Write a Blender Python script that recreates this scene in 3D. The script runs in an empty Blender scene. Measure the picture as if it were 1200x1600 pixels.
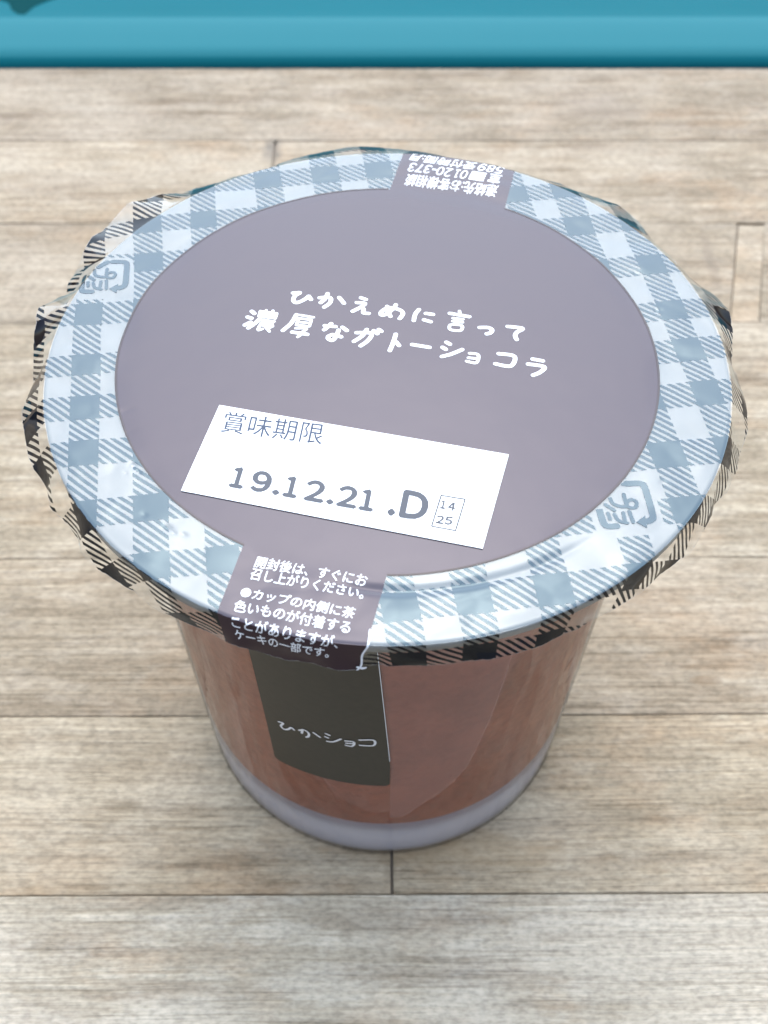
import bpy, bmesh, math, random
from mathutils import Vector, noise as mnoise
random.seed(7)
S = 0.03                      # one model unit is 30 mm (radius of the round lid panel)
sc = bpy.context.scene
COL = sc.collection

# ------------------------------------------------------------------ camera
cam_d = bpy.data.cameras.new('camera')
cam = bpy.data.objects.new('camera', cam_d); COL.objects.link(cam); sc.camera = cam
PITCH, ROLL = 0.91008, 0.00539
cam.location = (-0.00987*S, -3.00036*S, 5.40124*S)
fw = Vector((0, math.cos(PITCH), -math.sin(PITCH))); rt = Vector((1, 0, 0)); up = rt.cross(fw)
r2 = rt*math.cos(ROLL)+up*math.sin(ROLL); u2 = -rt*math.sin(ROLL)+up*math.cos(ROLL)
from mathutils import Matrix
cam.rotation_euler = Matrix((r2, u2, -fw)).transposed().to_euler()
cam_d.sensor_fit = 'VERTICAL'; cam_d.sensor_height = 24.0; cam_d.sensor_width = 18.0
cam_d.lens = 1731.81329/1600*24.0
cam_d.clip_start = 0.002; cam_d.clip_end = 50
cam_d.dof.use_dof = True; cam_d.dof.focus_distance = 3.95*S; cam_d.dof.aperture_fstop = 28.0

# ------------------------------------------------------------------ sky, sun, exposure (bright overcast, light from ahead)
SUN_EL = math.radians(60)
w = bpy.data.worlds.new('World'); sc.world = w; w.use_nodes = True
nt = w.node_tree; bg = nt.nodes['Background']
sky = nt.nodes.new('ShaderNodeTexSky'); sky.sky_type = 'NISHITA'; sky.sun_disc = False
sky.sun_elevation = SUN_EL; sky.sun_rotation = 0.0; sky.air_density = 1.0; sky.dust_density = 3.0; sky.ozone_density = 1.0
nt.links.new(sky.outputs[0], bg.inputs[0]); bg.inputs[1].default_value = 0.05
sd = bpy.data.lights.new('sun', 'SUN'); sd.energy = 1.5; sd.angle = math.radians(106); sd.color = (0.80, 0.91, 1.0)
so = bpy.data.objects.new('sun', sd); COL.objects.link(so); so.rotation_euler = (SUN_EL-math.pi/2, 0, 0); so.location = (0, 1, 1)
sc.view_settings.view_transform = 'Standard'; sc.view_settings.look = 'None'
sc.view_settings.gamma = 1.0; sc.view_settings.exposure = 2.0
sc.cycles.transparent_max_bounces = 24; sc.cycles.max_bounces = 12

H = 2.50625; RB, RT = 0.957, 1.046      # lid height, wall radius at foot and at lid
RIM, SK = 1.262, 0.15             # rim radius, length of the loose film beyond it

# ------------------------------------------------------------------ drawn data, in lid coordinates (units of the panel radius)
PHI = -0.22570
TB = [-0.2535, 0.2237, -0.2154, 0.2837]
TITLE = [[0.0168, [[-0.3695, 0.3302], [-0.3421, 0.3323], [-0.3588, 0.3173], [-0.3664, 0.2968], [-0.3617, 0.2783], [-0.3467, 0.2766], [-0.3251, 0.2915], [-0.3074, 0.3121]]], [0.0168, [[-0.3074, 0.3121], [-0.2979, 0.2936]]], [0.0168, [[-0.5225, 0.224], [-0.5117, 0.2114]]], [0.0168, [[-0.5359, 0.1914], [-0.5207, 0.1843]]], [0.0168, [[-0.5433, 0.1467], [-0.5227, 0.1629]]], [0.0168, [[-0.492, 0.1774], [-0.5084, 0.1523], [-0.5287, 0.1309]]], [0.0168, [[-0.3504, 0.2055], [-0.3674, 0.1587], [-0.3967, 0.1178]]], [0.0168, [[-0.3611, 0.1093], [-0.3036, 0.0975]]], [0.0115, [[-0.4894, 0.2261], [-0.4933, 0.1953]]], [0.0115, [[-0.4881, 0.2243], [-0.4257, 0.2121]]], [0.0115, [[-0.4257, 0.2121], [-0.43, 0.1833]]], [0.0115, [[-0.4921, 0.1953], [-0.4301, 0.185]]], [0.0115, [[-0.4675, 0.2299], [-0.4721, 0.1901]]], [0.0115, [[-0.4415, 0.2283], [-0.4449, 0.1867]]], [0.0115, [[-0.4895, 0.2098], [-0.4273, 0.1976]]], [0.0115, [[-0.4934, 0.1792], [-0.4326, 0.1671]]], [0.0115, [[-0.4811, 0.1614], [-0.4391, 0.1546]]], [0.0115, [[-0.4849, 0.1471], [-0.437, 0.1404]]], [0.0115, [[-0.4811, 0.1614], [-0.4915, 0.1206], [-0.4749, 0.126]]], [0.0115, [[-0.4688, 0.1437], [-0.4472, 0.1121]]], [0.0115, [[-0.4372, 0.144], [-0.4507, 0.1279]]], [0.0115, [[-0.3505, 0.2073], [-0.2835, 0.1916]]], [0.0115, [[-0.3408, 0.1858], [-0.3474, 0.1482]]], [0.0115, [[-0.3408, 0.1858], [-0.2914, 0.1772]]], [0.0115, [[-0.2914, 0.1772], [-0.2971, 0.1415]]], [0.0115, [[-0.3434, 0.166], [-0.2943, 0.1593]]], [0.0115, [[-0.3462, 0.1482], [-0.2984, 0.1415]]], [0.0115, [[-0.3489, 0.1305], [-0.3075, 0.1291], [-0.3235, 0.1096], [-0.3277, 0.0955], [-0.3391, 0.0832]]], [0.0168, [[-0.2647, 0.3031], [-0.2337, 0.3071], [-0.2209, 0.2979], [-0.225, 0.2721], [-0.2452, 0.2499]]], [0.0168, [[-0.2344, 0.3276], [-0.2433, 0.2978], [-0.2598, 0.2755]]], [0.0168, [[-0.1888, 0.3056], [-0.1692, 0.2725]]], [0.0168, [[-0.104, 0.3044], [-0.0852, 0.2953]]], [0.0168, [[-0.1197, 0.2766], [-0.0874, 0.2713], [-0.108, 0.2473], [-0.1348, 0.2271]]], [0.0168, [[-0.0982, 0.2511], [-0.093, 0.2365], [-0.0927, 0.2184], [-0.073, 0.2149]]], [0.0168, [[-0.2389, 0.1455], [-0.1974, 0.1405]]], [0.0168, [[-0.2149, 0.1564], [-0.2277, 0.1385], [-0.2405, 0.1225]]], [0.0168, [[-0.1717, 0.1372], [-0.1543, 0.1197]]], [0.0168, [[-0.1858, 0.1212], [-0.1923, 0.0931], [-0.2059, 0.0669], [-0.2217, 0.072], [-0.2234, 0.0859], [-0.2069, 0.0965], [-0.1898, 0.0914], [-0.1751, 0.0845]]], [0.0168, [[-0.1176, 0.1077], [-0.0716, 0.108], [-0.0606, 0.0941], [-0.0759, 0.0627], [-0.1007, 0.0367]]], [0.0168, [[-0.0791, 0.1256], [-0.0956, 0.0904], [-0.1263, 0.0606]]], [0.0168, [[-0.0524, 0.1187], [-0.0389, 0.103]]], [0.0168, [[-0.033, 0.1259], [-0.0233, 0.1154]]], [0.0168, [[-0.0018, 0.2555], [0.0007, 0.23], [0.0106, 0.1993]]], [0.0168, [[0.0316, 0.2649], [0.0205, 0.2411], [-0.0066, 0.2118], [-0.0225, 0.2063], [-0.0263, 0.2189], [-0.0141, 0.2371], [0.0081, 0.2483], [0.0328, 0.243], [0.0525, 0.2304], [0.0585, 0.2123], [0.0461, 0.187]]], [0.0168, [[0.1204, 0.2382], [0.1065, 0.2127], [0.0999, 0.1767]]], [0.0168, [[0.1471, 0.2166], [0.1741, 0.2114]]], [0.0168, [[0.1391, 0.1806], [0.1646, 0.17]]], [0.0168, [[0.0312, 0.1001], [0.0215, 0.0565], [0.0084, 0.0118]]], [0.0168, [[0.0324, 0.0584], [0.0431, 0.0395]]], [0.0168, [[0.0923, 0.045], [0.1568, 0.0301]]], [0.0168, [[0.221, 0.0581], [0.2339, 0.0478]]], [0.0168, [[0.2058, 0.0304], [0.2175, 0.0203]]], [0.0168, [[0.2023, -0.0181], [0.2374, -0.0048], [0.2786, 0.0193]]], [0.0168, [[0.239, 0.218], [0.3129, 0.1996]]], [0.0168, [[0.35, 0.1395], [0.3812, 0.1398], [0.3962, 0.1275], [0.3896, 0.111], [0.3751, 0.1048]]], [0.0168, [[0.4569, 0.1465], [0.513, 0.1367], [0.4903, 0.1159], [0.4818, 0.0954], [0.486, 0.0751]]], [0.0168, [[0.414, -0.0015], [0.4715, -0.0149], [0.4543, -0.0659], [0.3985, -0.0547]]], [0.012650000000000002, [[0.2768, 0.231], [0.2776, 0.2141]]], [0.012650000000000002, [[0.251, 0.1907], [0.2879, 0.1847]]], [0.012650000000000002, [[0.249, 0.174], [0.2858, 0.168]]], [0.012650000000000002, [[0.2413, 0.1552], [0.2375, 0.1283], [0.2756, 0.1225], [0.2823, 0.1493], [0.2413, 0.1552]]], [0.012650000000000002, [[0.3057, -0.0004], [0.3373, -0.008], [0.3284, -0.0493], [0.2928, -0.0418]]], [0.012650000000000002, [[0.3005, -0.0241], [0.3294, -0.0278]]], [0.0168, [[0.5386, -0.0287], [0.5748, -0.0377]]], [0.0168, [[0.5192, -0.055], [0.5776, -0.0683], [0.5613, -0.0957], [0.5331, -0.1125]]]]
MARK = [[0.0235, [[0.8085, -0.6223], [0.8547, -0.622], [0.8686, -0.646], [0.8792, -0.7513], [0.87, -0.7763], [0.8462, -0.7853]]], [0.0235, [[0.7582, -0.656], [0.7878, -0.6262]]], [0.0235, [[0.6997, -0.6912], [0.7101, -0.7738], [0.7208, -0.802], [0.7542, -0.8035]]], [0.0135, [[0.7433, -0.6727], [0.7522, -0.7054], [0.776, -0.7197], [0.7987, -0.7196]]], [0.0135, [[0.7987, -0.7196], [0.801, -0.7014], [0.8167, -0.6904], [0.8324, -0.7012], [0.8266, -0.723], [0.8093, -0.7249], [0.7963, -0.716]]], [0.0135, [[0.7939, -0.6686], [0.7972, -0.7087]]], [0.0135, [[0.7271, -0.7128], [0.7541, -0.7361]]], [0.0135, [[0.7313, -0.7488], [0.7354, -0.7736]]], [0.0135, [[0.7521, -0.7522], [0.7626, -0.7805], [0.7894, -0.7909]]], [0.0135, [[0.7824, -0.7466], [0.7833, -0.7839]]], [0.0135, [[0.8029, -0.7411], [0.8095, -0.7873]]]]
ARROW = [[0.8192, -0.7879], [0.8528, -0.7586], [0.8523, -0.8116]]
MC1, MC2 = [[-1.0526, 0.5207], [-1.0271, 0.3474]], [[0.8648, -0.6266], [0.8777, -0.7762]]
BOX = {'t1': [[-0.5849, -0.4023], [-0.2287, -0.4593], [-0.5737, -0.3046]], 'd1': [[-0.5343, -0.6502], [-0.048, -0.7532], [-0.5211, -0.5592]], 'd2': [[-0.0014, -0.7654], [0.127, -0.7919], [0.0192, -0.6472]], 'c1': [[0.1747, -0.7355], [0.2231, -0.7476], [0.182, -0.7013]], 'c2': [[0.1584, -0.7978], [0.2119, -0.8061], [0.1655, -0.7643]], 'n1': [[-0.4246, -0.975], [-0.0676, -1.048], [-0.4133, -0.9299]], 'n2': [[-0.4356, -1.0212], [-0.0748, -1.0991], [-0.4272, -0.975]], 'n3': [[-0.4612, -1.089], [-0.1025, -1.1714], [-0.4511, -1.0488]], 'n4': [[-0.4776, -1.1425], [-0.1145, -1.2233], [-0.4684, -1.0986]], 'n5': [[-0.4878, -1.2044], [-0.1517, -1.2807], [-0.4765, -1.1551]], 'u1': [[0.4768, 1.024], [0.0857, 1.1062], [0.4553, 0.9448]], 'u2': [[0.4955, 1.0952], [0.1011, 1.1883], [0.4746, 1.033]], 'u3': [[0.5139, 1.1578], [0.1137, 1.2576], [0.49, 1.1052]]}
FRAME = [[0.1811, -0.6809], [0.2604, -0.697], [0.2239, -0.828], [0.1463, -0.8102]]
LABEL = [[-0.5994, -0.2736], [0.4193, -0.4986], [0.3087, -0.8997], [-0.6906, -0.6679]]
SIDE = [[[-2.0144, 1.3232], [-1.9931, 1.3294], [-2.0069, 1.2919], [-1.9963, 1.2717], [-1.9766, 1.2844], [-1.9576, 1.317], [-1.9465, 1.3047]], [[-1.9236, 1.318], [-1.9005, 1.3388], [-1.8822, 1.3218], [-1.8843, 1.2903], [-1.8951, 1.2743]], [[-1.9063, 1.339], [-1.913, 1.3001]], [[-1.8599, 1.3403], [-1.8348, 1.3127]], [[-1.8079, 1.3614], [-1.7934, 1.3536]], [[-1.8113, 1.33], [-1.8003, 1.3253]], [[-1.8056, 1.2899], [-1.7809, 1.2978], [-1.7478, 1.3378]], [[-1.7298, 1.3275], [-1.6987, 1.3291], [-1.6956, 1.304], [-1.7071, 1.2831], [-1.7292, 1.2861]], [[-1.7267, 1.3071], [-1.6991, 1.3116]], [[-1.6728, 1.353], [-1.617, 1.361], [-1.6173, 1.311], [-1.6718, 1.3032]]]
PROF = [[-178.0, 1.342, 0.127], [-172.8, 1.354, 0.119], [-168.4, 1.355, 0.118], [-164.1, 1.343, 0.127], [-159.8, 1.343, 0.126], [-155.3, 1.323, 0.137], [-151.6, 1.331, 0.133], [-148.3, 1.315, 0.14], [-143.9, 1.305, 0.144], [-140.9, 1.32, 0.138], [-135.5, 1.3, 0.145], [-129.2, 1.279, 0.149], [-122.8, 1.277, 0.149], [-116.2, 1.263, 0.15], [-109.0, 1.266, 0.15], [-104.1, 1.274, 0.149], [-97.6, 1.266, 0.15], [-93.4, 1.27, 0.15], [-91.2, 1.252, 0.146], [-82.8, 1.256, 0.15], [-77.2, 1.252, 0.148], [-73.4, 1.258, 0.15], [-70.6, 1.253, 0.15], [-66.3, 1.254, 0.15], [-62.0, 1.264, 0.15], [-56.2, 1.264, 0.15], [-53.5, 1.26, 0.15], [-49.0, 1.275, 0.149], [-43.9, 1.284, 0.148], [-38.1, 1.303, 0.144], [-31.9, 1.303, 0.144], [-28.1, 1.298, 0.146], [-24.0, 1.32, 0.138], [-17.7, 1.323, 0.137], [-15.0, 1.33, 0.134], [-11.5, 1.349, 0.122], [-6.8, 1.342, 0.127], [-6.4, 1.341, 0.127], [3.1, 1.339, 0.129], [7.2, 1.358, 0.115], [10.8, 1.372, 0.102], [14.0, 1.384, 0.087], [16.3, 1.385, 0.086], [20.9, 1.374, 0.1], [27.8, 1.357, 0.116], [35.1, 1.372, 0.103], [39.5, 1.391, 0.077], [44.5, 1.396, 0.068], [49.6, 1.391, 0.076], [55.7, 1.38, 0.093], [60.2, 1.381, 0.091], [65.9, 1.384, 0.088], [68.8, 1.381, 0.091], [78.6, 1.381, 0.092], [86.0, 1.392, 0.076], [92.0, 1.398, 0.063], [97.9, 1.4, 0.06], [102.8, 1.396, 0.067], [108.0, 1.393, 0.073], [115.7, 1.378, 0.096], [124.7, 1.387, 0.083], [129.6, 1.39, 0.08], [135.7, 1.409, 0.028], [140.3, 1.412, 0.009], [144.3, 1.41, 0.028], [150.1, 1.408, 0.036], [152.8, 1.402, 0.054], [156.0, 1.392, 0.075], [159.7, 1.38, 0.092], [163.3, 1.341, 0.127], [164.2, 1.384, 0.088], [167.9, 1.402, 0.054], [171.8, 1.387, 0.082], [175.7, 1.371, 0.103]]   # loose film edge: azimuth, radius, drop

# ------------------------------------------------------------------ helpers
def link(o, parent=None):
    COL.objects.link(o)
    if parent: o.parent = parent
    return o
def mesh_obj(name, verts, faces, mat, parent=None, smooth=False, uvs=None):
    me = bpy.data.meshes.new(name)
    me.from_pydata([(x*S, y*S, z*S) for x, y, z in verts], [], faces)
    if smooth: me.polygons.foreach_set('use_smooth', [True]*len(me.polygons))
    if uvs:
        ul = me.uv_layers.new(name='flat')
        for l in me.loops: ul.data[l.index].uv = uvs[l.vertex_index]
    me.validate()
    for m in (mat if isinstance(mat, list) else [mat]): me.materials.append(m)
    return link(bpy.data.objects.new(name, me), parent)
def lathe(prof, n, close=False):
    v, f = [], []
    for r, z in prof:
        for i in range(n):
            a = 2*math.pi*i/n; v.append((r*math.cos(a), r*math.sin(a), z))
    k = len(prof)
    for j in range(k-1 if not close else k):
        for i in range(n):
            a, b = j*n+i, j*n+(i+1) % n; c, d = ((j+1) % k)*n+(i+1) % n, ((j+1) % k)*n+i
            f.append((a, b, c, d))
    return v, f
def catmull(pts, m=6):
    if len(pts) < 3: return [tuple(p+(q-p)*k/6 for p, q in zip(pts[0], pts[1])) for k in range(7)]
    closed = math.dist(pts[0], pts[-1]) < 1e-6
    out = []; n = len(pts)
    for i in range(n-1):
        p1, p2 = pts[i], pts[i+1]
        p0 = pts[i-1] if i > 0 else (pts[-2] if closed else p1)
        p3 = pts[i+2] if i+2 < n else (pts[1] if closed else p2)
        for k in range(m):
            t = k/m
            out.append(tuple(0.5*((2*b)+(-a+c)*t+(2*a-5*b+4*c-d)*t*t+(-a+3*b-3*c+d)*t**3) for a, b, c, d in zip(p0, p1, p2, p3)))
    out.append(tuple(pts[-1])); return out
def strokes2d(st, dz=0.0, smooth=True):
    """round-capped brush strokes as flat 2-D shapes -> verts [(x,y,layer)], faces"""
    V, F = [], []
    for si, (wd, pts) in enumerate(st):
        P = catmull(pts) if smooth else [tuple(p) for p in pts]
        h = wd/2; L, R = [], []
        for i, p in enumerate(P):
            a = P[max(i-1, 0)]; b = P[min(i+1, len(P)-1)]
            dx, dy = b[0]-a[0], b[1]-a[1]; l = math.hypot(dx, dy) or 1
            nx, ny = -dy/l*h, dx/l*h
            L.append((p[0]+nx, p[1]+ny)); R.append((p[0]-nx, p[1]-ny))
        b0 = len(V); lay = (si % 12)*dz
        V += [(x, y, lay) for x, y in L]+[(x, y, lay) for x, y in R]; n = len(P)
        F += [(b0+i, b0+n+i, b0+n+i+1, b0+i+1) for i in range(n-1)]
        for e, (c, q) in enumerate(((P[0], P[1]), (P[-1], P[-2]))):
            ang = math.atan2(c[1]-q[1], c[0]-q[0]); b1 = len(V)
            V.append((c[0], c[1], lay))
            for k in range(9):
                a = ang-math.pi/2+math.pi*k/8; V.append((c[0]+h*math.cos(a), c[1]+h*math.sin(a), lay))
            F += [(b1, b1+1+k, b1+2+k) for k in range(8)]
    return V, F
def text_mesh(s, bold=0.0):
    cu = bpy.data.curves.new('text', 'FONT'); cu.body = s; cu.size = 1.0; cu.offset = bold; cu.resolution_u = 4
    o = bpy.data.objects.new('text', cu); COL.objects.link(o)
    dg = bpy.context.evaluated_depsgraph_get(); dg.update()
    me = bpy.data.meshes.new_from_object(o.evaluated_get(dg))
    V = [(v.co.x, v.co.y) for v in me.vertices]; F = [tuple(p.vertices) for p in me.polygons]
    bpy.data.objects.remove(o); bpy.data.curves.remove(cu); bpy.data.meshes.remove(me)
    return V, F
WIDE = {c: chr(ord(c)+0xFEE0) for c in '0123456789D.-:'}   # the same characters from the sans face
CELL = {'1': (.556, .07, .37), '.': (.278, .08, .20), 'D': (.72, .08, .68), '-': (.333, .03, .30)}
def line_mesh(s):
    V, F = [], []; x = 0
    for c in s:
        w_, a, b_ = CELL.get(c, (.556, .05, .50))
        if c != ' ':
            v, f = text_mesh(WIDE[c]); x0, x1 = min(q[0] for q in v), max(q[0] for q in v); y0, y1 = min(q[1] for q in v), max(q[1] for q in v)
            t, o = (.125, 0) if c == '.' else ((.09, .27) if c == '-' else (.71, 0)); k = len(V)
            V += [(x+a+(q[0]-x0)/(x1-x0)*(b_-a), o+(q[1]-y0)/(y1-y0)*t) for q in v]; F += [tuple(i+k for i in g) for g in f]
        x += w_
    return V, F
def fit_text(s, box, bold=0.0, wide=False):
    V, F = line_mesh(s) if wide else text_mesh(s)
    if bold:
        n_, V0, F0 = len(V), list(V), list(F)
        V, F, Z_ = [], [], []
        for q, (ax, ay) in enumerate(((0, 0), (bold, 0), (-bold, 0), (0, bold), (0, -bold))):
            V += [(x+ax, y+ay) for x, y in V0]; F += [tuple(i+q*n_ for i in g) for g in F0]; Z_ += [q*.00006]*n_
    else: Z_ = [0]*len(V)
    x0, x1 = min(v[0] for v in V), max(v[0] for v in V); y0, y1 = min(v[1] for v in V), max(v[1] for v in V)
    o, a, b = box
    out = []
    for (x, y), z in zip(V, Z_):
        s_, t = (x-x0)/(x1-x0), (y-y0)/(y1-y0)
        out.append((o[0]+(a[0]-o[0])*s_+(b[0]-o[0])*t, o[1]+(a[1]-o[1])*s_+(b[1]-o[1])*t, z))
    return out, F
def join(*vf):
    V, F = [], []
    for v, f in vf:
        b = len(V); V += v; F += [tuple(i+b for i in q) for q in f]
    return V, F

# ------------------------------------------------------------------ node shorthand
class NT:
    def __init__(s, name):
        s.m = bpy.data.materials.new(name); s.m.use_nodes = True; s.t = s.m.node_tree
        s.t.nodes.clear(); s.out = s.t.nodes.new('ShaderNodeOutputMaterial')
    def n(s, typ, **kw):
        x = s.t.nodes.new(typ)
        for k, v in kw.items(): setattr(x, k, v)
        return x
    def l(s, a, b): s.t.links.new(a, b)
    def val(s, sock, v):
        if hasattr(v, 'is_output') or isinstance(v, bpy.types.NodeSocket): s.l(v, sock)
        else: sock.default_value = v
    def math(s, op, a, b=0.0, c=None):
        x = s.n('ShaderNodeMath', operation=op); s.val(x.inputs[0], a); s.val(x.inputs[1], b)
        if c is not None: s.val(x.inputs[2], c)
        return x.outputs[0]
    def mix(s, f, a, b):
        x = s.n('ShaderNodeMix', data_type='RGBA'); s.val(x.inputs[0], f); s.val(x.inputs[6], a); s.val(x.inputs[7], b); return x.outputs[2]
    def mul(s, f, a, b):
        x = s.n('ShaderNodeMix', data_type='RGBA', blend_type='MULTIPLY'); s.val(x.inputs[0], f); s.val(x.inputs[6], a); s.val(x.inputs[7], b); return x.outputs[2]
    def noise(s, vec, scale, detail=2, rough=.5, dim='3D', wv=None, dist=0.0):
        x = s.n('ShaderNodeTexNoise', noise_dimensions=dim); s.l(vec, x.inputs['Vector'])
        x.inputs['Scale'].default_value = scale; x.inputs['Detail'].default_value = detail; x.inputs['Roughness'].default_value = rough
        x.inputs['Distortion'].default_value = dist
        if wv is not None: s.l(wv, x.inputs['W'])
        return x.outputs[0]
    def ramp(s, f, stops, interp='LINEAR'):
        x = s.n('ShaderNodeValToRGB'); s.l(f, x.inputs[0]); r = x.color_ramp; r.interpolation = interp
        while len(r.elements) < len(stops): r.elements.new(0.5)
        for e, (p, c) in zip(r.elements, stops):
            e.position = p; e.color = (c, c, c, 1) if isinstance(c, (int, float)) else (*c, 1)
        return x.outputs[0]
    def mapping(s, vec, scale=(1, 1, 1), rot=(0, 0, 0)):
        x = s.n('ShaderNodeMapping'); s.l(vec, x.inputs[0]); x.inputs['Scale'].default_value = scale; x.inputs['Rotation'].default_value = rot; return x.outputs[0]
    def bump(s, h, strength, dist, normal=None):
        x = s.n('ShaderNodeBump'); s.l(h, x.inputs['Height']); x.inputs['Strength'].default_value = strength; x.inputs['Distance'].default_value = dist
        if normal is not None: s.l(normal, x.inputs['Normal'])
        return x.outputs[0]
    def bsdf(s, color, rough=.5, ior=1.5, normal=None, **kw):
        x = s.n('ShaderNodeBsdfPrincipled'); s.val(x.inputs['Base Color'], color if not isinstance(color, tuple) else (*color, 1))
        s.val(x.inputs['Roughness'], rough); s.val(x.inputs['IOR'], ior)
        if normal is not None: s.l(normal, x.inputs['Normal'])
        for k, v in kw.items(): s.val(x.inputs[k.replace('_', ' ')], v)
        return x.outputs[0]
    def mixs(s, f, a, b):
        x = s.n('ShaderNodeMixShader'); s.val(x.inputs[0], f); s.l(a, x.inputs[1]); s.l(b, x.inputs[2]); return x.outputs[0]
    def coord(s, k='Object'): return s.n('ShaderNodeTexCoord').outputs[k]
    def done(s, sh): s.l(sh, s.out.inputs[0]); return s.m
U = 1/S  # metres -> model units in object coordinates

def film_bump(n, k=1.0):
    c = n.coord(); a = n.noise(c, 1.6*U, 3, .55); b = n.noise(n.mapping(c, (1, 1, 1)), 9*U, 2, .5)
    return n.bump(n.math('ADD', a, n.math('MULTIPLY', b, .03)), .10*k, .03*S*3)

def ply_ior(n, lid, loose):
    uv = n.n('ShaderNodeUVMap', uv_map='flat').outputs[0]; ln = n.n('ShaderNodeVectorMath', operation='LENGTH'); n.l(uv, ln.inputs[0])
    return n.math('ADD', lid, n.math('MULTIPLY', n.math('GREATER_THAN', ln.outputs['Value'], RIM), loose-lid))

def mat_simple(name, color, rough=.5, ior=1.5, **kw):
    n = NT(name); return n.done(n.bsdf(color, rough, ior, **kw))

def mat_gingham():
    n = NT('printed_clear_film')
    uv = n.n('ShaderNodeUVMap', uv_map='flat').outputs[0]
    sep = n.n('ShaderNodeSeparateXYZ'); n.l(uv, sep.inputs[0]); X, Y = sep.outputs[0], sep.outputs[1]
    th = math.radians(98); vx, vy = math.cos(th), math.sin(th)
    # hand-applied print is a hair wavy
    wob = n.math('MULTIPLY', n.math('SUBTRACT', n.noise(uv, 2.2, 1), .5), .022)
    u = n.math('ADD', n.math('ADD', n.math('MULTIPLY', X, vy), n.math('MULTIPLY', Y, -vx)), wob)
    v = n.math('ADD', n.math('ADD', n.math('MULTIPLY', X, vx), n.math('MULTIPLY', Y, vy)), wob)
    def bands(c, cs, hw=.056):
        st = [(0, 0.0)]
        for q in sorted(cs): st += [((q-hw+1.5)/3, 1.0), ((q+hw+1.5)/3, 0.0)]
        return n.ramp(n.math('DIVIDE', n.math('ADD', c, 1.5), 3.0), st, 'CONSTANT')
    bu = bands(u, [-1.36, -1.113, -.885, -.655, -.367, -.12, .11, .37, .67, .885, 1.113, 1.36])
    bv = bands(v, [-1.36, -1.12, -.868, -.625, -.36, -.137, .08, .36, .64, .88, 1.12, 1.36])
    h = n.math('LESS_THAN', n.math('FRACT', n.math('DIVIDE', n.math('ADD', u, v), .0345)), .5)
    both = n.math('MULTIPLY', bu, bv); one = n.math('MAXIMUM', bu, bv)
    ink = n.math('MAXIMUM', both, n.math('MULTIPLY', one, h))
    for cx, cy in MARKS:
        cu_, cv = cx*vy-cy*vx, cx*vx+cy*vy
        a = n.math('POWER', n.math('ABSOLUTE', n.math('DIVIDE', n.math('SUBTRACT', u, cu_), .118)), 5)
        b = n.math('POWER', n.math('ABSOLUTE', n.math('DIVIDE', n.math('SUBTRACT', v, cv), .122)), 5)
        ink = n.math('MULTIPLY', ink, n.math('GREATER_THAN', n.math('ADD', a, b), 1.0))
    nm = film_bump(n)
    black = n.bsdf((.008, .006, .008), .05, ply_ior(n, 1.9, 1.30), nm, Specular_Tint=(.60, .84, 1, 1))
    fr = n.n('ShaderNodeFresnel'); n.l(ply_ior(n, 1.8, 1.5), fr.inputs[0]); n.l(nm, fr.inputs[1])
    gl = n.n('ShaderNodeBsdfGlossy'); gl.inputs['Roughness'].default_value = .07; gl.inputs[0].default_value = (.80, .92, 1, 1); n.l(nm, gl.inputs['Normal'])
    tr = n.n('ShaderNodeBsdfTransparent'); df = n.n('ShaderNodeBsdfTranslucent'); df.inputs[0].default_value = (.8, .8, .8, 1)
    clear = n.mixs(fr.outputs[0], n.mixs(.03, tr.outputs[0], df.outputs[0]), gl.outputs[0])
    return n.done(n.mixs(ink, clear, black))

def mat_clear(name, ior=1.5, rough=.05, haze=.04, tint=(.97, .97, .97), hz=(.8, .8, .8), ribs=0.0):
    n = NT(name); c = n.coord()
    nm = n.bump(n.noise(n.mapping(c, (1, 1, .15)), 7*U, 2), .05+ribs, .03*S)
    fr = n.n('ShaderNodeFresnel'); fr.inputs[0].default_value = ior; n.l(nm, fr.inputs[1])
    gl = n.n('ShaderNodeBsdfGlossy'); gl.inputs['Roughness'].default_value = rough; n.l(nm, gl.inputs['Normal'])
    tr = n.n('ShaderNodeBsdfTransparent'); tr.inputs[0].default_value = (*tint, 1)
    df = n.n('ShaderNodeBsdfDiffuse'); df.inputs[0].default_value = (*hz, 1)
    return n.done(n.mixs(fr.outputs[0], n.mixs(haze, tr.outputs[0], df.outputs[0]), gl.outputs[0]))

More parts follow.
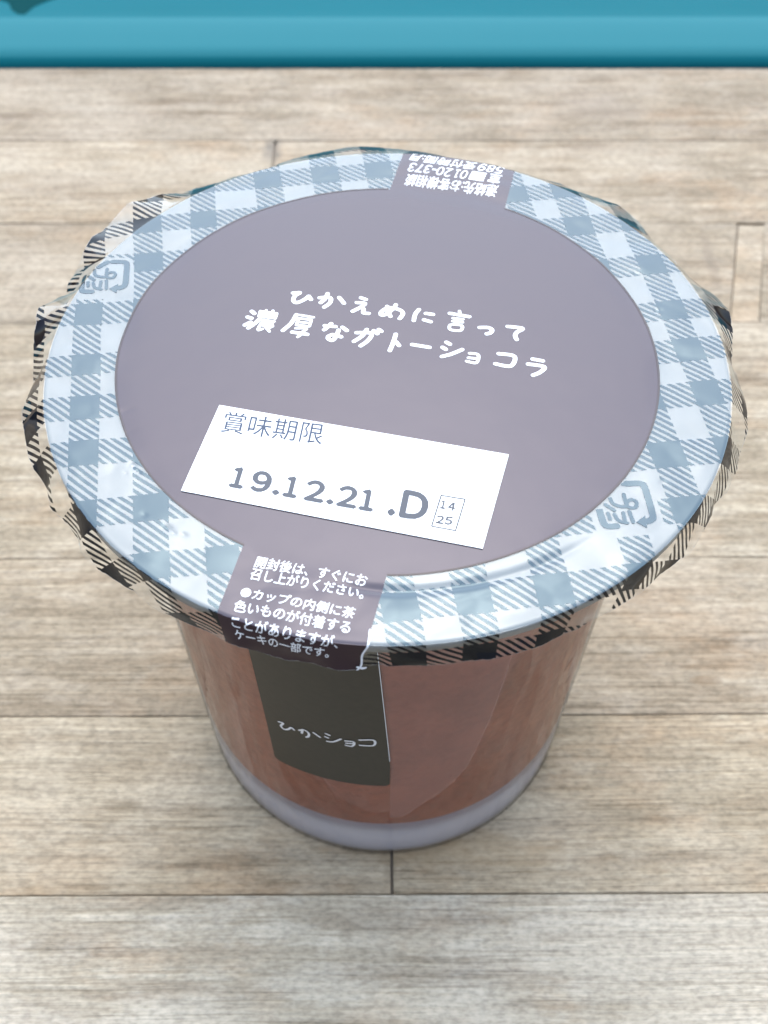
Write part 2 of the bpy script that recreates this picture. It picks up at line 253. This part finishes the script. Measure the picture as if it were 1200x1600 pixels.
KNOTS = [(1.778, .012, .10, .04, (.16, .10, .05), .55), (2.47, 3.6, .06, .40, (.20, .17, .14), .5), (2.36, 3.1, .035, .16, (.10, .09, .08), .7), (-1.0, .3, .5, .05, (.2, .15, .1), .4),
         (1.9, 5.6, .5, .25, (.30, .26, .22), .4), (-.9, 5.0, .10, .2, (.12, .12, .12), .6), (.35, -.95, .7, .12, (.30, .22, .13), .5), (2.0, -1.9, .15, .07, (.2, .2, .17), .4), (-1.35, -.7, .12, .05, (.16, .13, .09), .5), (1.1, 1.9, .5, .06, (.16, .13, .09), .4), (1.55, .9, .3, .04, (.2, .15, .1), .5)]
def mat_wood():
    n = NT('weathered_plank_wood'); c = n.coord()
    oi = n.n('ShaderNodeObjectInfo'); rnd = n.math('MULTIPLY', oi.outputs['Random'], 37.0)
    wv = n.noise(n.mapping(c, (.25, .5, 1)), .8*U, 2); off = n.n('ShaderNodeCombineXYZ'); n.l(n.math('MULTIPLY', wv, .16*S), off.inputs[1])
    va = n.n('ShaderNodeVectorMath', operation='ADD'); n.l(c, va.inputs[0]); n.l(off.outputs[0], va.inputs[1]); c2 = va.outputs[0]
    def N(sx, sy, scale, det=3, r=.55, dist=0.0): return n.noise(n.mapping(c2, (sx, sy, 1)), scale*U, det, r, '4D', rnd, dist)
    streak = N(.11, 1, 8, 7, .68, .25)       # long grain bands
    fine = N(.028, 1, 30, 4, .7)              # crisp grain lines
    blot = N(.9, .8, 1.5, 6, .7)               # weathered blotches
    spots = N(.30, .9, 7, 5, .7)
    grit = N(.5, 1, 48, 2, .6)
    pore = N(.02, 1, 62, 2, .6)                # hair-thin open grain
    col = n.ramp(streak, [(.35, (.235, .19, .14)), (.45, (.325, .275, .21)), (.54, (.39, .34, .265)), (.64, (.47, .42, .34))])
    col = n.mul(.85, col, n.ramp(fine, [(.36, (.62, .58, .53)), (.45, (.93, .92, .91)), (.58, (1.0, 1.0, 1.0)), (.68, (1.12, 1.12, 1.12))]))
    col = n.mix(n.math('MULTIPLY', n.ramp(blot, [(.47, 0.0), (.56, 1.0)]), .5), col, (.27, .235, .18, 1))
    col = n.mix(n.math('MULTIPLY', n.ramp(spots, [(.5, 0.0), (.62, 1.0)]), .30), col, (.56, .52, .45, 1))
    col = n.mix(n.math('MULTIPLY', n.ramp(N(.5, 1, 2.0, 5, .65), [(.52, 0.0), (.64, 1.0)]), .40), col, (.40, .29, .19, 1))
    col = n.mix(n.math('MULTIPLY', n.ramp(N(.45, .8, 1.1, 5, .62), [(.48, 0.0), (.60, 1.0)]), .45), col, (.50, .455, .385, 1))
    col = n.mul(.5, col, n.ramp(pore, [(.33, (.50, .47, .43)), (.42, (.95, .95, .95)), (.62, (1, 1, 1)), (.7, (1.15, 1.15, 1.14))]))
    col = n.mul(.75, col, n.ramp(grit, [(.35, (.72, .72, .72)), (.5, (1, 1, 1)), (.65, (1.2, 1.2, 1.2))]))
    sp = n.n('ShaderNodeSeparateXYZ'); n.l(c, sp.inputs[0])
    for kx, ky, rx, ry, cc, am in KNOTS:     # knots and stains, each at its own place on the boards
        a = n.math('DIVIDE', n.math('SUBTRACT', sp.outputs[0], kx*S), rx*S); b_ = n.math('DIVIDE', n.math('SUBTRACT', sp.outputs[1], ky*S), ry*S)
        d2 = n.math('ADD', n.math('MULTIPLY', a, a), n.math('MULTIPLY', b_, b_))
        d2 = n.math('ADD', d2, n.math('MULTIPLY', n.math('SUBTRACT', N(.6, 1, 9, 3), .5), 1.6))
        col = n.mix(n.math('MULTIPLY', n.ramp(d2, [(0.0, 1.0), (.9, 0.0)]), am), col, (*cc, 1))
    col = n.mul(1.0, n.mul(1.0, col, (1.0, .935, .85, 1)), oi.outputs['Color'])
    hgt = n.math('ADD', n.math('ADD', n.math('MULTIPLY', streak, .7), n.math('MULTIPLY', fine, .6)), n.math('MULTIPLY', pore, .35))
    nm = n.bump(hgt, .6, .03*S)
    return n.done(n.bsdf(col, n.ramp(fine, [(.3, .8), (.7, .6)]), 1.35, nm, Specular_IOR_Level=.35))

# ------------------------------------------------------------------ wooden tabletop: every plank a part
wood = mat_wood()
top = bpy.data.objects.new('wooden_tabletop', None); link(top); top['kind'] = 'structure'
top['label'] = 'weathered greige wooden tabletop of staggered planks under the dessert cup'
top.rotation_euler = (0, 0, .0100)
def plank(x0, x1, y0, y1, tone, z=0.0, s0=0.0, s1=0.0):
    g = .0010; b = .0038; t = .03
    x0 += g; x1 -= g; y0 += g; y1 -= g
    # the long edges wander a little, as sawn and worn boards do
    M_ = 22; lo = [random.uniform(0, .004)*random.choice((.2, 1)) for _ in range(M_+1)]; hi = [random.uniform(0, .004)*random.choice((.2, 1)) for _ in range(M_+1)]
    V, F = [], []
    for i_ in range(M_+1):
        q = i_/M_
        def X(yy): return (x0+s0*(yy-y1)/(y1-y0))*(1-q)+(x1+s1*(yy-y1)/(y1-y0))*q
        e = b if i_ in (0, M_) else 0
        sx = b if i_ == 0 else (-b if i_ == M_ else 0)
        for yy, zz in ((y0, z-t), (y0+lo[i_], z-b), (y0+lo[i_]+b, z-e), (y1-hi[i_]-b, z-e), (y1-hi[i_], z-b), (y1, z-t)): V.append((X(yy), yy, zz))
    for i_ in range(M_):
        for k_ in range(6): a, c = i_*6+k_, i_*6+(k_+1) % 6; F.append((a, a+6, c+6, c))
    F += [(5, 4, 3, 2, 1, 0), tuple(M_*6+k_ for k_ in range(6))]
    o = mesh_obj('plank', V, F, wood, top); o.color = (*tone, 1)
    return o
ROWS = [(-6.35, -5.3), (-5.3, -4.25), (-4.25, -3.2), (-3.2, -2.17), (-2.17, -1.158), (-1.158, -.193), (-.193, .85), (.85, 1.885), (1.885, 2.91), (2.91, 4.035), (4.035, 5.13), (5.13, 6.235)]
JOINTS = {4: [-6.5, 5.1], 5: [-4.7, .035, 6.2], 6: [-3.9, 5.7], 7: [-6.1, 3.1], 8: [-4.9, 6.3], 9: [-5.5, 2.765, 2.975, 8], 10: [-.87, 6.9], 11: [-5.9, 4.4]}
WARM = {4: (1.12, 1.17, 1.25), 5: (.98, .97, .95), 6: (.93, .92, .92), 7: (.91, .91, .91), 8: (.89, .88, .88), 9: (.87, .85, .85), 10: (.90, .88, .88), 11: (.87, .85, .86)}
for i, (a, b) in enumerate(ROWS):
    js = [-9.5]+JOINTS.get(i, [-5.2+1.7*i, 4.4-.6*i])+[9.5]
    js = sorted(js)
    for k in range(len(js)-1):
        wt = WARM.get(i, (1.05, 1.05, 1.05)); f = random.uniform(.95, 1.05)
        if i == 9 and k == 2: f = 1.17
        tone = tuple(c*f for c in wt)
        x0, x1 = js[k], js[k+1]
        if i == 5 and abs(x1-.035) < 1e-6: x1 -= .014
        if i == 10 and abs(x1+.87) < 1e-6: x1 -= .022
        if i == 9 and 2.7 < x1 < 3: x1 -= .006
        plank(x0, x1, a, b-(.028 if i == 9 and x0 > 2.7 and x0 < 2.9 else 0), tone, random.uniform(-.006, 0) if i != 5 and i != 6 else (0 if i == 6 else -.001),
              {2.765: .28, 2.975: .28}.get(x0, 0) if i == 9 else 0, {2.759: .28, 2.969: .28}.get(round(x1, 3), 0) if i == 9 else 0)
mesh_obj('backing_board', [(x, y, z) for z in (-.62, -.038) for x, y in ((-9.4, -6.3), (9.4, -6.3), (9.4, 6.2), (-9.4, 6.2))], [(4, 5, 6, 7), (3, 2, 1, 0), (0, 1, 5, 4), (1, 2, 6, 5), (2, 3, 7, 6), (3, 0, 4, 7)], mat_simple('dark_board', (.30, .25, .20), .8), top)
# ------------------------------------------------------------------ ground far below, and the teal tray behind
ground = mesh_obj('ground', [(-400, -400, -25), (400, -400, -25), (400, 400, -25), (-400, 400, -25)], [(0, 1, 2, 3)], mat_simple('grey_floor', (.2, .19, .18), .8))
ground['kind'] = 'structure'; ground['label'] = 'plain grey ground below the table'

def mat_teal():
    n = NT('teal_glossy_plastic'); c = n.coord()
    col = n.mix(n.noise(n.mapping(c, (.3, 1, 1)), .9*U, 3), (.005, .105, .128, 1), (.008, .128, .162, 1))
    nm = n.bump(n.noise(c, 1.5*U, 2), .08, .05*S)
    return n.done(n.bsdf(col, .45, 1.33, nm, Specular_IOR_Level=.04))
teal = mat_teal()
lip_m = mat_simple('teal_lip_highlight', (.010, .140, .170), .6, 1.2)  # sky light caught by the rounded lip, put into a paler teal
tray = bpy.data.objects.new('teal_tray', None); link(tray); tray['label'] = 'glossy teal plastic board with rounded lip lying behind the planks'; tray['category'] = 'plastic board'
tray.rotation_euler = (0, 0, .0125)
prof = [(6.245, -.5), (6.245, -.06), (6.247, -.02)]
for k in range(1, 9):
    a = math.pi/2*k/8; prof.append((6.247+.20*(1-math.cos(a)), -.02+.125*math.sin(a)))
prof += [(6.60, .112), (6.78, .118), (6.86, .112), (6.94, .098), (7.1, .092), (8, .09), (10, .09), (14, .09), (19, .09), (19, -.5)]
V = []; F = []
xs = [-16+i*2 for i in range(17)]
for x in xs: V += [(x, y, z) for y, z in prof]
m = len(prof)
for i in range(len(xs)-1):
    for j in range(m): F.append((i*m+j, i*m+(j+1) % m, (i+1)*m+(j+1) % m, (i+1)*m+j))
F += [tuple(range(m))[::-1], tuple((len(xs)-1)*m+j for j in range(m))]
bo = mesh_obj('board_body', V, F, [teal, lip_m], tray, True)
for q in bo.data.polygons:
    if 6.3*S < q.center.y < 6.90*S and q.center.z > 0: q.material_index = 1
pts = [(-3.92, 7.55), (-3.75, 7.35), (-3.5, 7.23), (-3.42, 7.08), (-3.30, 6.98), (-3.22, 7.15), (-3.05, 7.30), (-2.85, 7.42), (-2.75, 7.50), (-2.95, 7.6), (-3.2, 7.55), (-3.5, 7.72)]
mesh_obj('printed_leaf_mark', [(x, y, .096) for x, y in catmull(pts+[pts[0]], 5)[:-1]], [tuple(range(5*len(pts)))], mat_simple('dark_teal_print', (.001, .045, .05), .7, 1.33, Specular_IOR_Level=.04), tray)

# ------------------------------------------------------------------ the dessert cup
cup = bpy.data.objects.new('dessert_cup', None); link(cup)
cup['label'] = 'sealed chocolate dessert cup with gingham film lid and white date label'; cup['category'] = 'dessert cup'
def rw(z): return RB+(RT-RB)*z/H
CM = [sum(p[0] for w_, k in MARK for p in k)/sum(len(k) for w_, k in MARK), sum(p[1] for w_, k in MARK for p in k)/sum(len(k) for w_, k in MARK)]
dx = (MC1[0][0]+MC1[1][0]-MC2[0][0]-MC2[1][0])/2; dy = (MC1[0][1]+MC1[1][1]-MC2[0][1]-MC2[1][1])/2
MARKS = [tuple(CM), (CM[0]+dx, CM[1]+dy)]

# wall of thin clear plastic
wall = [(RB-.16, .045), (RB-.10, .02), (RB-.05, .002), (RB-.012, .001), (RB, .012), (rw(.07), .07)]
wall += [(rw(z), z) for z in [.12+.15*i for i in range(16)]] + [(rw(H-.07), H-.07), (rw(H-.05)+.012, H-.052), (RT+.03, H-.045)]
v, f = lathe(wall, 256)
mesh_obj('cup_wall', v, f, mat_clear('clear_cup_plastic', 1.44, .06, .03, hz=(.62, .56, .55), ribs=.3), cup, True)
# frosted foot band and hollow floor under the cake
v, f = lathe([(RB-.20, .05), (RB-.09, .03), (RB-.02, .014), (RB-.008, .022), (rw(.07)-.007, .075), (rw(.34)-.007, .335), (rw(.34)-.06, .35), (.3, .36), (.002, .36)], 192)
nfr = NT('frosted_foot_plastic')
fro = nfr.mixs(.04, nfr.bsdf((.90, .84, .88), .35, 1.4), nfr.n('ShaderNodeBsdfTransparent').outputs[0])
mesh_obj('cup_foot', v, f, nfr.done(fro), cup, True)
# the cake
def mat_cake():
    n = NT('baked_chocolate_cake'); c = n.coord()
    a = n.noise(c, 2.2*U, 4, .6); b = n.noise(c, 22*U, 3, .6)
    sep = n.n('ShaderNodeSeparateXYZ'); n.l(c, sep.inputs[0])
    col = n.ramp(a, [(.3, (.44, .145, .080)), (.5, (.56, .19, .108)), (.7, (.66, .235, .128))])
    col = n.mul(.6, col, n.ramp(b, [(.3, (.7, .7, .7)), (.6, (1.0, 1.0, 1.0))]))
    return n.done(n.bsdf(col, .55, 1.4, n.bump(b, .25, .02*S)))
v, f = lathe([(.002, .362), (.6, .362), (rw(.36)-.03, .365), (rw(.4)-.013, .385), (rw(1)-.013, 1.0), (rw(1.7)-.013, 1.7), (rw(2.3)-.015, 2.36), (rw(2.35)-.06, 2.41), (.5, 2.42), (.002, 2.42)], 160)
mesh_obj('chocolate_cake', v, f, mat_cake(), cup, True)
# flange of off-white translucent plastic that the film is sealed to
def sm(a, b, x):
    t = max(0, min(1, (x-a)/(b-a))); return t*t*(3-2*t)
# ---- film shape: flat (x, y) of the unfolded lid -> 3-D
def skirt(th):
    R1, dr = skirt0(th); d = math.degrees(th)
    k = sm(-140, -115, d)*(1-sm(-60, -35, d))     # along the front the loose film stands a little further out
    e = k*max(0, 1.284-R1); return R1+e, dr-e/.6
def skirt0(th):
    d = math.degrees(th)
    P = PROF
    for i in range(len(P)):
        a, b = P[i], P[(i+1) % len(P)]
        a0, b0 = a[0], b[0]
        if b0 < a0: b0 += 360
        x = d
        if x < a0: x += 360
        if a0 <= x <= b0:
            t = (x-a0)/max(b0-a0, 1e-6); return a[1]+(b[1]-a[1])*t, a[2]+(b[2]-a[2])*t
    return P[0][1], P[0][2]
DENTS = [(-.715, -.825, .013, .0055, 0), (-.695, -.845, .009, .004, 0), (-.66, -.85, .010, .0035, 0), (-.868, -.555, .011, .006, 0), (-.845, -.585, .008, .005, 0), (-.890, -.59, .006, .0035, 0), (1.035, .235, .008, .005, 0), (1.055, .240, .007, .004, 0), (-.905, -.40, .009, .003, 0), (-.80, -.77, .009, .003, 0), (-.93, -.30, .010, .003, 0), (.93, -.62, .010, .003, 0), (.985, .46, .007, .003, 0)]
def film(x, y, dz=0.0):
    r = math.hypot(x, y); th = math.atan2(y, x); d = math.degrees(th)
    if r <= RIM:
        z = 0.0
        if r > .93:
            k = sm(.93, 1.03, r)*(1-sm(1.2, RIM, r))
            q = mnoise.noise(Vector((x*4.2, y*4.2, 3.1))); q2 = mnoise.noise(Vector((x*9, y*9, 7.7)))
            z += k*(.0060*q+.0016*abs(q2)-.002)
            # creases of the crumpled clear film: a net of shallow straight folds
            F_, P_ = mnoise.voronoi(Vector((x*4.6+.6*math.sin(y*3), y*4.6, 5.5)))
            z += k*.0060*min(F_[1]-F_[0], .55)*sm(1.02, 1.09, r)
            # sealing groove, open only along the front
            g = sm(-101, -92, d)*(1-sm(-66, -46, d))
            z -= g*.0085*math.exp(-((r-1.065-.0006*(d+80))/.018)**2)
            # faint straight pleats of the sealed edge
            z += .0022*k*(1-abs(math.sin(th*11+1.3*math.sin(th*3))))*sm(1.08, 1.14, r)
        z += .0020*mnoise.noise(Vector((x*1.3, y*1.3, .4)))
        for cx, cy, s_, a, e in DENTS:
            q = ((x-cx)**2+(y-cy)**2)/(s_*s_)
            if q < 9: z -= a*math.exp(-q)
        z -= .003*sm(RIM-.010, RIM, r)**2
        return (x, y, H+z+dz)
    t = min((r-RIM)/SK, 1.0); R1, dr = skirt(th)
    c, s_ = math.cos(th), math.sin(th)
    out = RIM+(R1-RIM)*t+.002*math.sin(math.pi*t)*(dr/.15)
    z = -.003-(dr-.003)*t
    q = mnoise.noise(Vector((x*7, y*7, 1.7)))
    out += .016*q*t+.011*(abs(mnoise.noise(Vector((c*9, s_*9, 4.4))))-.2)*t*(dr/.15); z += .008*abs(mnoise.noise(Vector((c*13, s_*13, 8.4))))*t; z += .012*mnoise.noise(Vector((x*8, y*8, 9.2)))*t
    # lift the print off the film along the surface normal
    return ((out+dz*.9)*c, (out+dz*.9)*s_, H+z+dz*.5)

NR, NG = 18, 360
V, F = [], []
prof = [(1.0+(RIM-.006-1.0)*k/NR, 'film') for k in range(NR+1)]+[(RIM-.003, -.012), (RIM-.003, -.045), (RIM-.014, -.045), (RIM-.02, -.028), (RT+.03, -.028), (RT+.03, -.045), (RT-.0, -.045), (1.0, -.02)]
for r, z in prof:
    for i in range(NG):
        a = 2*math.pi*i/NG; x, y = r*math.cos(a), r*math.sin(a)
        V.append(film(x, y, -.0018) if z == 'film' else (x, y, H+z))
m = len(prof)
for j in range(m):
    for i in range(NG): k = (i+1) % NG; l = (j+1) % m; F.append((j*NG+i, l*NG+i, l*NG+k, j*NG+k))
nf = NT('milky_flange_plastic')
mesh_obj('cup_flange', V, F, nf.done(nf.bsdf((.42, .405, .39), .4, 1.45)), cup, True)

gingham = mat_gingham()
def mat_panel():
    n = NT('brown_purple_printed_film'); nm = film_bump(n, .6); c = n.coord()
    col = n.mix(n.noise(c, 1.1*U, 2), (.036, .020, .024, 1), (.042, .022, .026, 1))
    return n.done(n.bsdf(col, .20, ply_ior(n, 1.61, 1.25), nm, Specular_Tint=(.80, .84, 1, 1)))
panel_m = mat_panel()
def build_film():
    NA = 720
    rr = [.12*i for i in range(1, 8)]+[.90, .93, .955, .98, 1.0]+[1.0+.0055*i for i in range(1, 46)]+[1.2535, 1.259, RIM-.0006, RIM, RIM+.0006, 1.267, 1.273, 1.28]+[1.28+.011*i for i in range(1, 13)]
    rr = sorted(set(round(r, 5) for r in rr if r <= RIM+SK+1e-6))
    if rr[-1] < RIM+SK: rr.append(RIM+SK)
    bm = bmesh.new(); cv = bm.verts.new((0, 0, 0)); rings = []
    for r in rr: rings.append([bm.verts.new((r*math.cos(2*math.pi*i/NA), r*math.sin(2*math.pi*i/NA), 0)) for i in range(NA)])
    for i in range(NA):
        j = (i+1) % NA; bm.faces.new((cv, rings[0][i], rings[0][j]))
        for k in range(len(rr)-1): bm.faces.new((rings[k][i], rings[k+1][i], rings[k+1][j], rings[k][j]))
    A = Vector((math.cos(PHI), math.sin(PHI), 0)); B = Vector((-A.y, A.x, 0))
    for off, side in ((TB[0], -1), (TB[1], -1), (TB[2], 1), (TB[3], 1)):
        geom = [e for e in bm.faces if (e.calc_center_median().dot(B))*side > 0]
        es = {e for q in geom for e in q.edges}; vs = {e for q in geom for e in q.verts}
        bmesh.ops.bisect_plane(bm, geom=list(geom)+list(es)+list(vs), plane_co=A*off, plane_no=A)
    def inside(c):
        if c.length < 1.0: return True
        a, b = c.dot(A), c.dot(B)
        return (TB[0] < a < TB[1]) if b < 0 else (TB[2] < a < TB[3])
    bm.verts.index_update()
    flat = [tuple(v.co.xy) for v in bm.verts]
    sets = {True: [], False: []}
    for q in bm.faces: sets[inside(q.calc_center_median())].append([v.index for v in q.verts])
    bm.free()
    # ragged, slightly torn cut edge
    def pos(x, y, dz):
        r = math.hypot(x, y)
        if r > RIM+SK*.9:
            k = (r-RIM-SK*.9)/(SK*.1)
            th = math.atan2(y, x); e = .010*mnoise.noise(Vector((th*23, 0, 0)))+.006*mnoise.noise(Vector((th*70, 2, 0)))
            x, y = x*(1+k*e), y*(1+k*e)
        return film(x, y, dz)
    for key, name, mt in ((False, 'gingham_film', gingham), (True, 'printed_panel', panel_m)):
        used = {}; V = []; UV = []; F = []
        for q in sets[key]:
            g = []
            for i in q:
                if i not in used: used[i] = len(V); V.append(pos(*flat[i], 0)); UV.append(flat[i])
                g.append(used[i])
            F.append(g)
        mesh_obj(name, V, F, mt, cup, True, UV)
build_film()
V, F = [], []
N_ = 720
for i in range(N_):
    a = 2*math.pi*i/N_; e = .010*mnoise.noise(Vector((a*23, 0, 0)))+.006*mnoise.noise(Vector((a*70, 2, 0)))
    if a > math.pi: e = .010*mnoise.noise(Vector(((a-2*math.pi)*23, 0, 0)))+.006*mnoise.noise(Vector(((a-2*math.pi)*70, 2, 0)))
    k = 1+e
    for r in (RIM+SK-.0016, RIM+SK+.0004): V.append(film(r*k*math.cos(a), r*k*math.sin(a), .0006))
for i in range(N_): j = (i+1) % N_; F.append((2*i, 2*i+1, 2*j+1, 2*j))
mesh_obj('cut_edge_highlight', V, F, mat_clear('painted_edge_glint', 1.6, .12, .35, hz=(.75, .75, .76)), cup)  # highlight along the cut film, painted in as a whitish strip
# thin dark outline where the panel print ends
edge_m = mat_simple('dark_brown_ink', (.03, .018, .024), .3, 1.5)
V, F = [], []
N_ = 576
for i in range(N_):
    a = 2*math.pi*i/N_
    for r in (.997, 1.0045): V.append(film(r*math.cos(a), r*math.sin(a), .0009))
for i in range(N_):
    x, y = math.cos(2*math.pi*i/N_), math.sin(2*math.pi*i/N_); A = (math.cos(PHI), math.sin(PHI)); a = x*A[0]+y*A[1]; b = -x*A[1]+y*A[0]
    if (b < 0 and TB[0] < a < TB[1]) or (b > 0 and TB[2] < a < TB[3]): continue
    j = (i+1) % N_; F.append((2*i, 2*i+1, 2*j+1, 2*j))
mesh_obj('panel_outline', V, F, edge_m, cup)

# ---- lettering on the lid
white_ink = mat_simple('white_ink', (.80, .80, .82), .35, 1.5)
def on_film(vf, dz): return [film(x, y, dz+l) for x, y, l in vf[0]], vf[1]
def add_print(name, vf, mt, dz, parent=cup): v, f = on_film(vf, dz); return mesh_obj(name, v, f, mt, parent)
def sub(k, s0, s1):
    o, a, q = BOX[k]; u = [a[0]-o[0], a[1]-o[1]]
    return [[o[0]+u[0]*s0, o[1]+u[1]*s0], [o[0]+u[0]*s1, o[1]+u[1]*s1], [q[0]+u[0]*s0, q[1]+u[1]*s0]]
BOX['u2a'] = sub('u2', 0, .13); BOX['u3b'] = sub('u3', .30, 1)
t = add_print('title_lettering', strokes2d(TITLE, .00002), white_ink, .0006); t['label'] = 'white handwritten Japanese title in two slanting lines'
nb = .014
t = add_print('notice_lettering', join(*[fit_text(s, BOX[k], nb) for s, k in (('開封後は、すぐにお', 'n1'), ('召し上がりください。', 'n2'), ('●カップの内側に茶', 'n3'), ('色いものが付着する', 'n4'), ('ことがありますが、', 'n5'))]
    + [fit_text('ケーキの一部です。', [[a[0]+b[0]-c[0], a[1]+b[1]-c[1]] for a, b, c in zip(BOX['n5'], BOX['n5'], BOX['n4'])], nb)]), white_ink, .0008)
t['label'] = 'small white notice print running over the front edge of the lid'
t = add_print('notice_lettering', join(*[fit_text(s, BOX[k], nb) for s, k in (('連絡先:お客様相談', 'u1'), ('室', 'u2a'), ('受付時間:月', 'u3b'))]+[fit_text('0120-373', sub('u2', .36, 1), nb, True), fit_text('589', sub('u3', 0, .27), nb, True)]), white_ink, .0008)
t['label'] = 'small white upside-down print at the back edge of the lid'
def uvbox(k, s, tt): o, a, b = BOX[k]; return (o[0]+(a[0]-o[0])*s+(b[0]-o[0])*tt, o[1]+(a[1]-o[1])*s+(b[1]-o[1])*tt, 0)
add_print('freephone_mark', ([uvbox('u2', .17, 0), uvbox('u2', .33, 0), uvbox('u2', .33, .95), uvbox('u2', .17, .95)], [(0, 1, 2, 3)]), white_ink, .0008)
# ---- recycling marks
black_ink = gingham_black = None
nk = NT('black_film_ink'); black_ink = nk.done(nk.bsdf((.012, .010, .014), .05, 1.9, film_bump(nk), Specular_Tint=(.60, .84, 1, 1)))
for q, (ox, oy) in enumerate(((0, 0), (dx, dy))):
    st = [(w_, [(a+ox, b+oy) for a, b in k]) for w_, k in MARK]
    vf = join(strokes2d(st, .00003, True), ([(a+ox, b+oy, 0.0004) for a, b in ARROW], [(0, 1, 2)]))
    # the mark sits under the brown panel where they meet
    vv, ff = vf; ff = [g for g in ff if all(math.hypot(vv[i][0], vv[i][1]) > 1.004 for i in g)]
    add_print('recycling_mark', (vv, ff), black_ink, .0006)
# ---- torn sliver of film at the right edge of the folded notice strip
A_, B_ = (math.cos(PHI), math.sin(PHI)), (-math.sin(PHI), math.cos(PHI))
def lb(a, q): return (A_[0]*a+B_[0]*q, A_[1]*a+B_[1]*q)
tear = strokes2d([(.007, [lb(TB[1]-.002, -1.19), lb(TB[1]+.004, -1.24), lb(TB[1]-.004, -1.30), lb(TB[1]+.003, -1.36), lb(TB[1]-.006, -1.395)]), (.012, [lb(TB[1]-.006, -1.375), lb(TB[1]+.020, -1.385)])], .0001)
add_print('torn_film_edge', tear, mat_simple('whitened_torn_film', (.75, .76, .8), .3, 1.5), .004)
# ---- date label
paper = mat_simple('white_label_paper', (.88, .88, .88), .4, 1.45)
grey_ink = mat_simple('blue_grey_ink', (.068, .074, .092), .5, 1.4)
thin_ink = mat_simple('dark_slate_ink', (.035, .055, .10), .5, 1.4)
V, F = [], []
nx, ny = 24, 8
A0, B0, C0, D0 = LABEL   # tl, tr, br, bl
for lay, z in ((0, .0008), (1, .0042)):
    for j in range(ny+1):
        for i in range(nx+1):
            s_, q = i/nx, j/ny
            x = (D0[0]*(1-s_)+C0[0]*s_)*(1-q)+(A0[0]*(1-s_)+B0[0]*s_)*q; y = (D0[1]*(1-s_)+C0[1]*s_)*(1-q)+(A0[1]*(1-s_)+B0[1]*s_)*q
            V.append(film(x, y, z))
nn = (nx+1)*(ny+1)
for j in range(ny):
    for i in range(nx):
        a = j*(nx+1)+i; F.append((nn+a, nn+a+1, nn+a+nx+2, nn+a+nx+1))
ring = [i for i in range(nx+1)]+[j*(nx+1)+nx for j in range(1, ny+1)]+[ny*(nx+1)+i for i in range(nx-1, -1, -1)]+[j*(nx+1) for j in range(ny-1, 0, -1)]
for a, b in zip(ring, ring[1:]+ring[:1]): F.append((a, b, nn+b, nn+a))
dl = mesh_obj('date_label', V, F, paper, cup)
LZ = .0050
add_print('heading_lettering', fit_text('賞味期限', BOX['t1'], .0), thin_ink, LZ, dl)
add_print('date_lettering', join(fit_text('19.12.21', BOX['d1'], .034, True), fit_text('.D', BOX['d2'], .034, True)), grey_ink, LZ, dl)
add_print('code_lettering', join(fit_text('14', BOX['c1'], .03, True), fit_text('25', BOX['c2'], .03, True)), grey_ink, LZ, dl)
bx = []
for a, b in zip(FRAME, FRAME[1:]+FRAME[:1]):
    n_ = max(6, int(math.dist(a, b)/.006))
    for i in range(n_):
        p = [a[k]+(b[k]-a[k])*i/n_ for k in (0, 1)]; q = [a[k]+(b[k]-a[k])*(i+.55)/n_ for k in (0, 1)]; bx.append((.0045, [p, q]))
add_print('code_frame', strokes2d(bx, 0, False), grey_ink, LZ, dl)

# ---- side label on the wall
def on_wall(pts, off): return [((rw(z)+off+l)*math.cos(t), (rw(z)+off+l)*math.sin(t), z) for t, z, l in pts]
dark = NT('charcoal_label_film'); c_ = dark.coord()
dark_m = dark.done(dark.bsdf(dark.mix(dark.noise(c_, 30*U, 2), (.026, .022, .014, 1), (.042, .035, .023, 1)), .45, 1.4))
def wall_patch(name, poly, off, mt, parent, nz=14, nt_=24):
    # poly gives for each height the left and right angle
    V, F = [], []
    for z, a, b in poly:
        for i in range(nt_+1): V.append((a+(b-a)*i/nt_, z, 0))
    for j in range(len(poly)-1):
        for i in range(nt_): k = j*(nt_+1)+i; F.append((k, k+1, k+nt_+2, k+nt_+1))
    return mesh_obj(name, on_wall(V, off), F, mt, parent, True)
LB, LR, LL = .885, -1.549, -2.079
rows = []
cr = .03
for k in range(6):
    a = math.pi/2*k/5; rows.append((LB+cr*(1-math.cos(a)), LL+cr*1.6*(1-math.sin(a)), LR-cr*.8*(1-math.sin(a))))
rows += [(z, LL-.012*max(0, z-1.2), LR-.052*max(0, z-1.15)) for z in (1.1, 1.4, 1.7, 2.0, 2.25, H-.08)]
sl = wall_patch('side_label', rows, .004, dark_m, cup)
wall_patch('white_seam_line', [(z, LR-.0035-.052*(z-1.15), LR-.0005-.052*(z-1.15)) for z in (1.15, 1.5, 1.9, 2.2, H-.08)], .0052, white_ink, sl, nt_=1)
V, F = strokes2d([(.0105, k) for k in SIDE], .00005)
mesh_obj('side_lettering', on_wall(V, .0062), F, white_ink, sl)
# clear satin patch with a pinkish haze, right of the dark print
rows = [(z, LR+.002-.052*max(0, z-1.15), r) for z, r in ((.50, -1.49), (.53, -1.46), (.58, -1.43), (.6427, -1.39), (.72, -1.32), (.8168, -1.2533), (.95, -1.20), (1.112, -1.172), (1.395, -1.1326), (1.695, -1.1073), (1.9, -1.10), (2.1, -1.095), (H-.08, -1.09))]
wall_patch('clear_wall_patch', rows, .0012, mat_clear('satin_clear_patch', 1.22, .3, .14, hz=(.92, .60, .52)), cup)
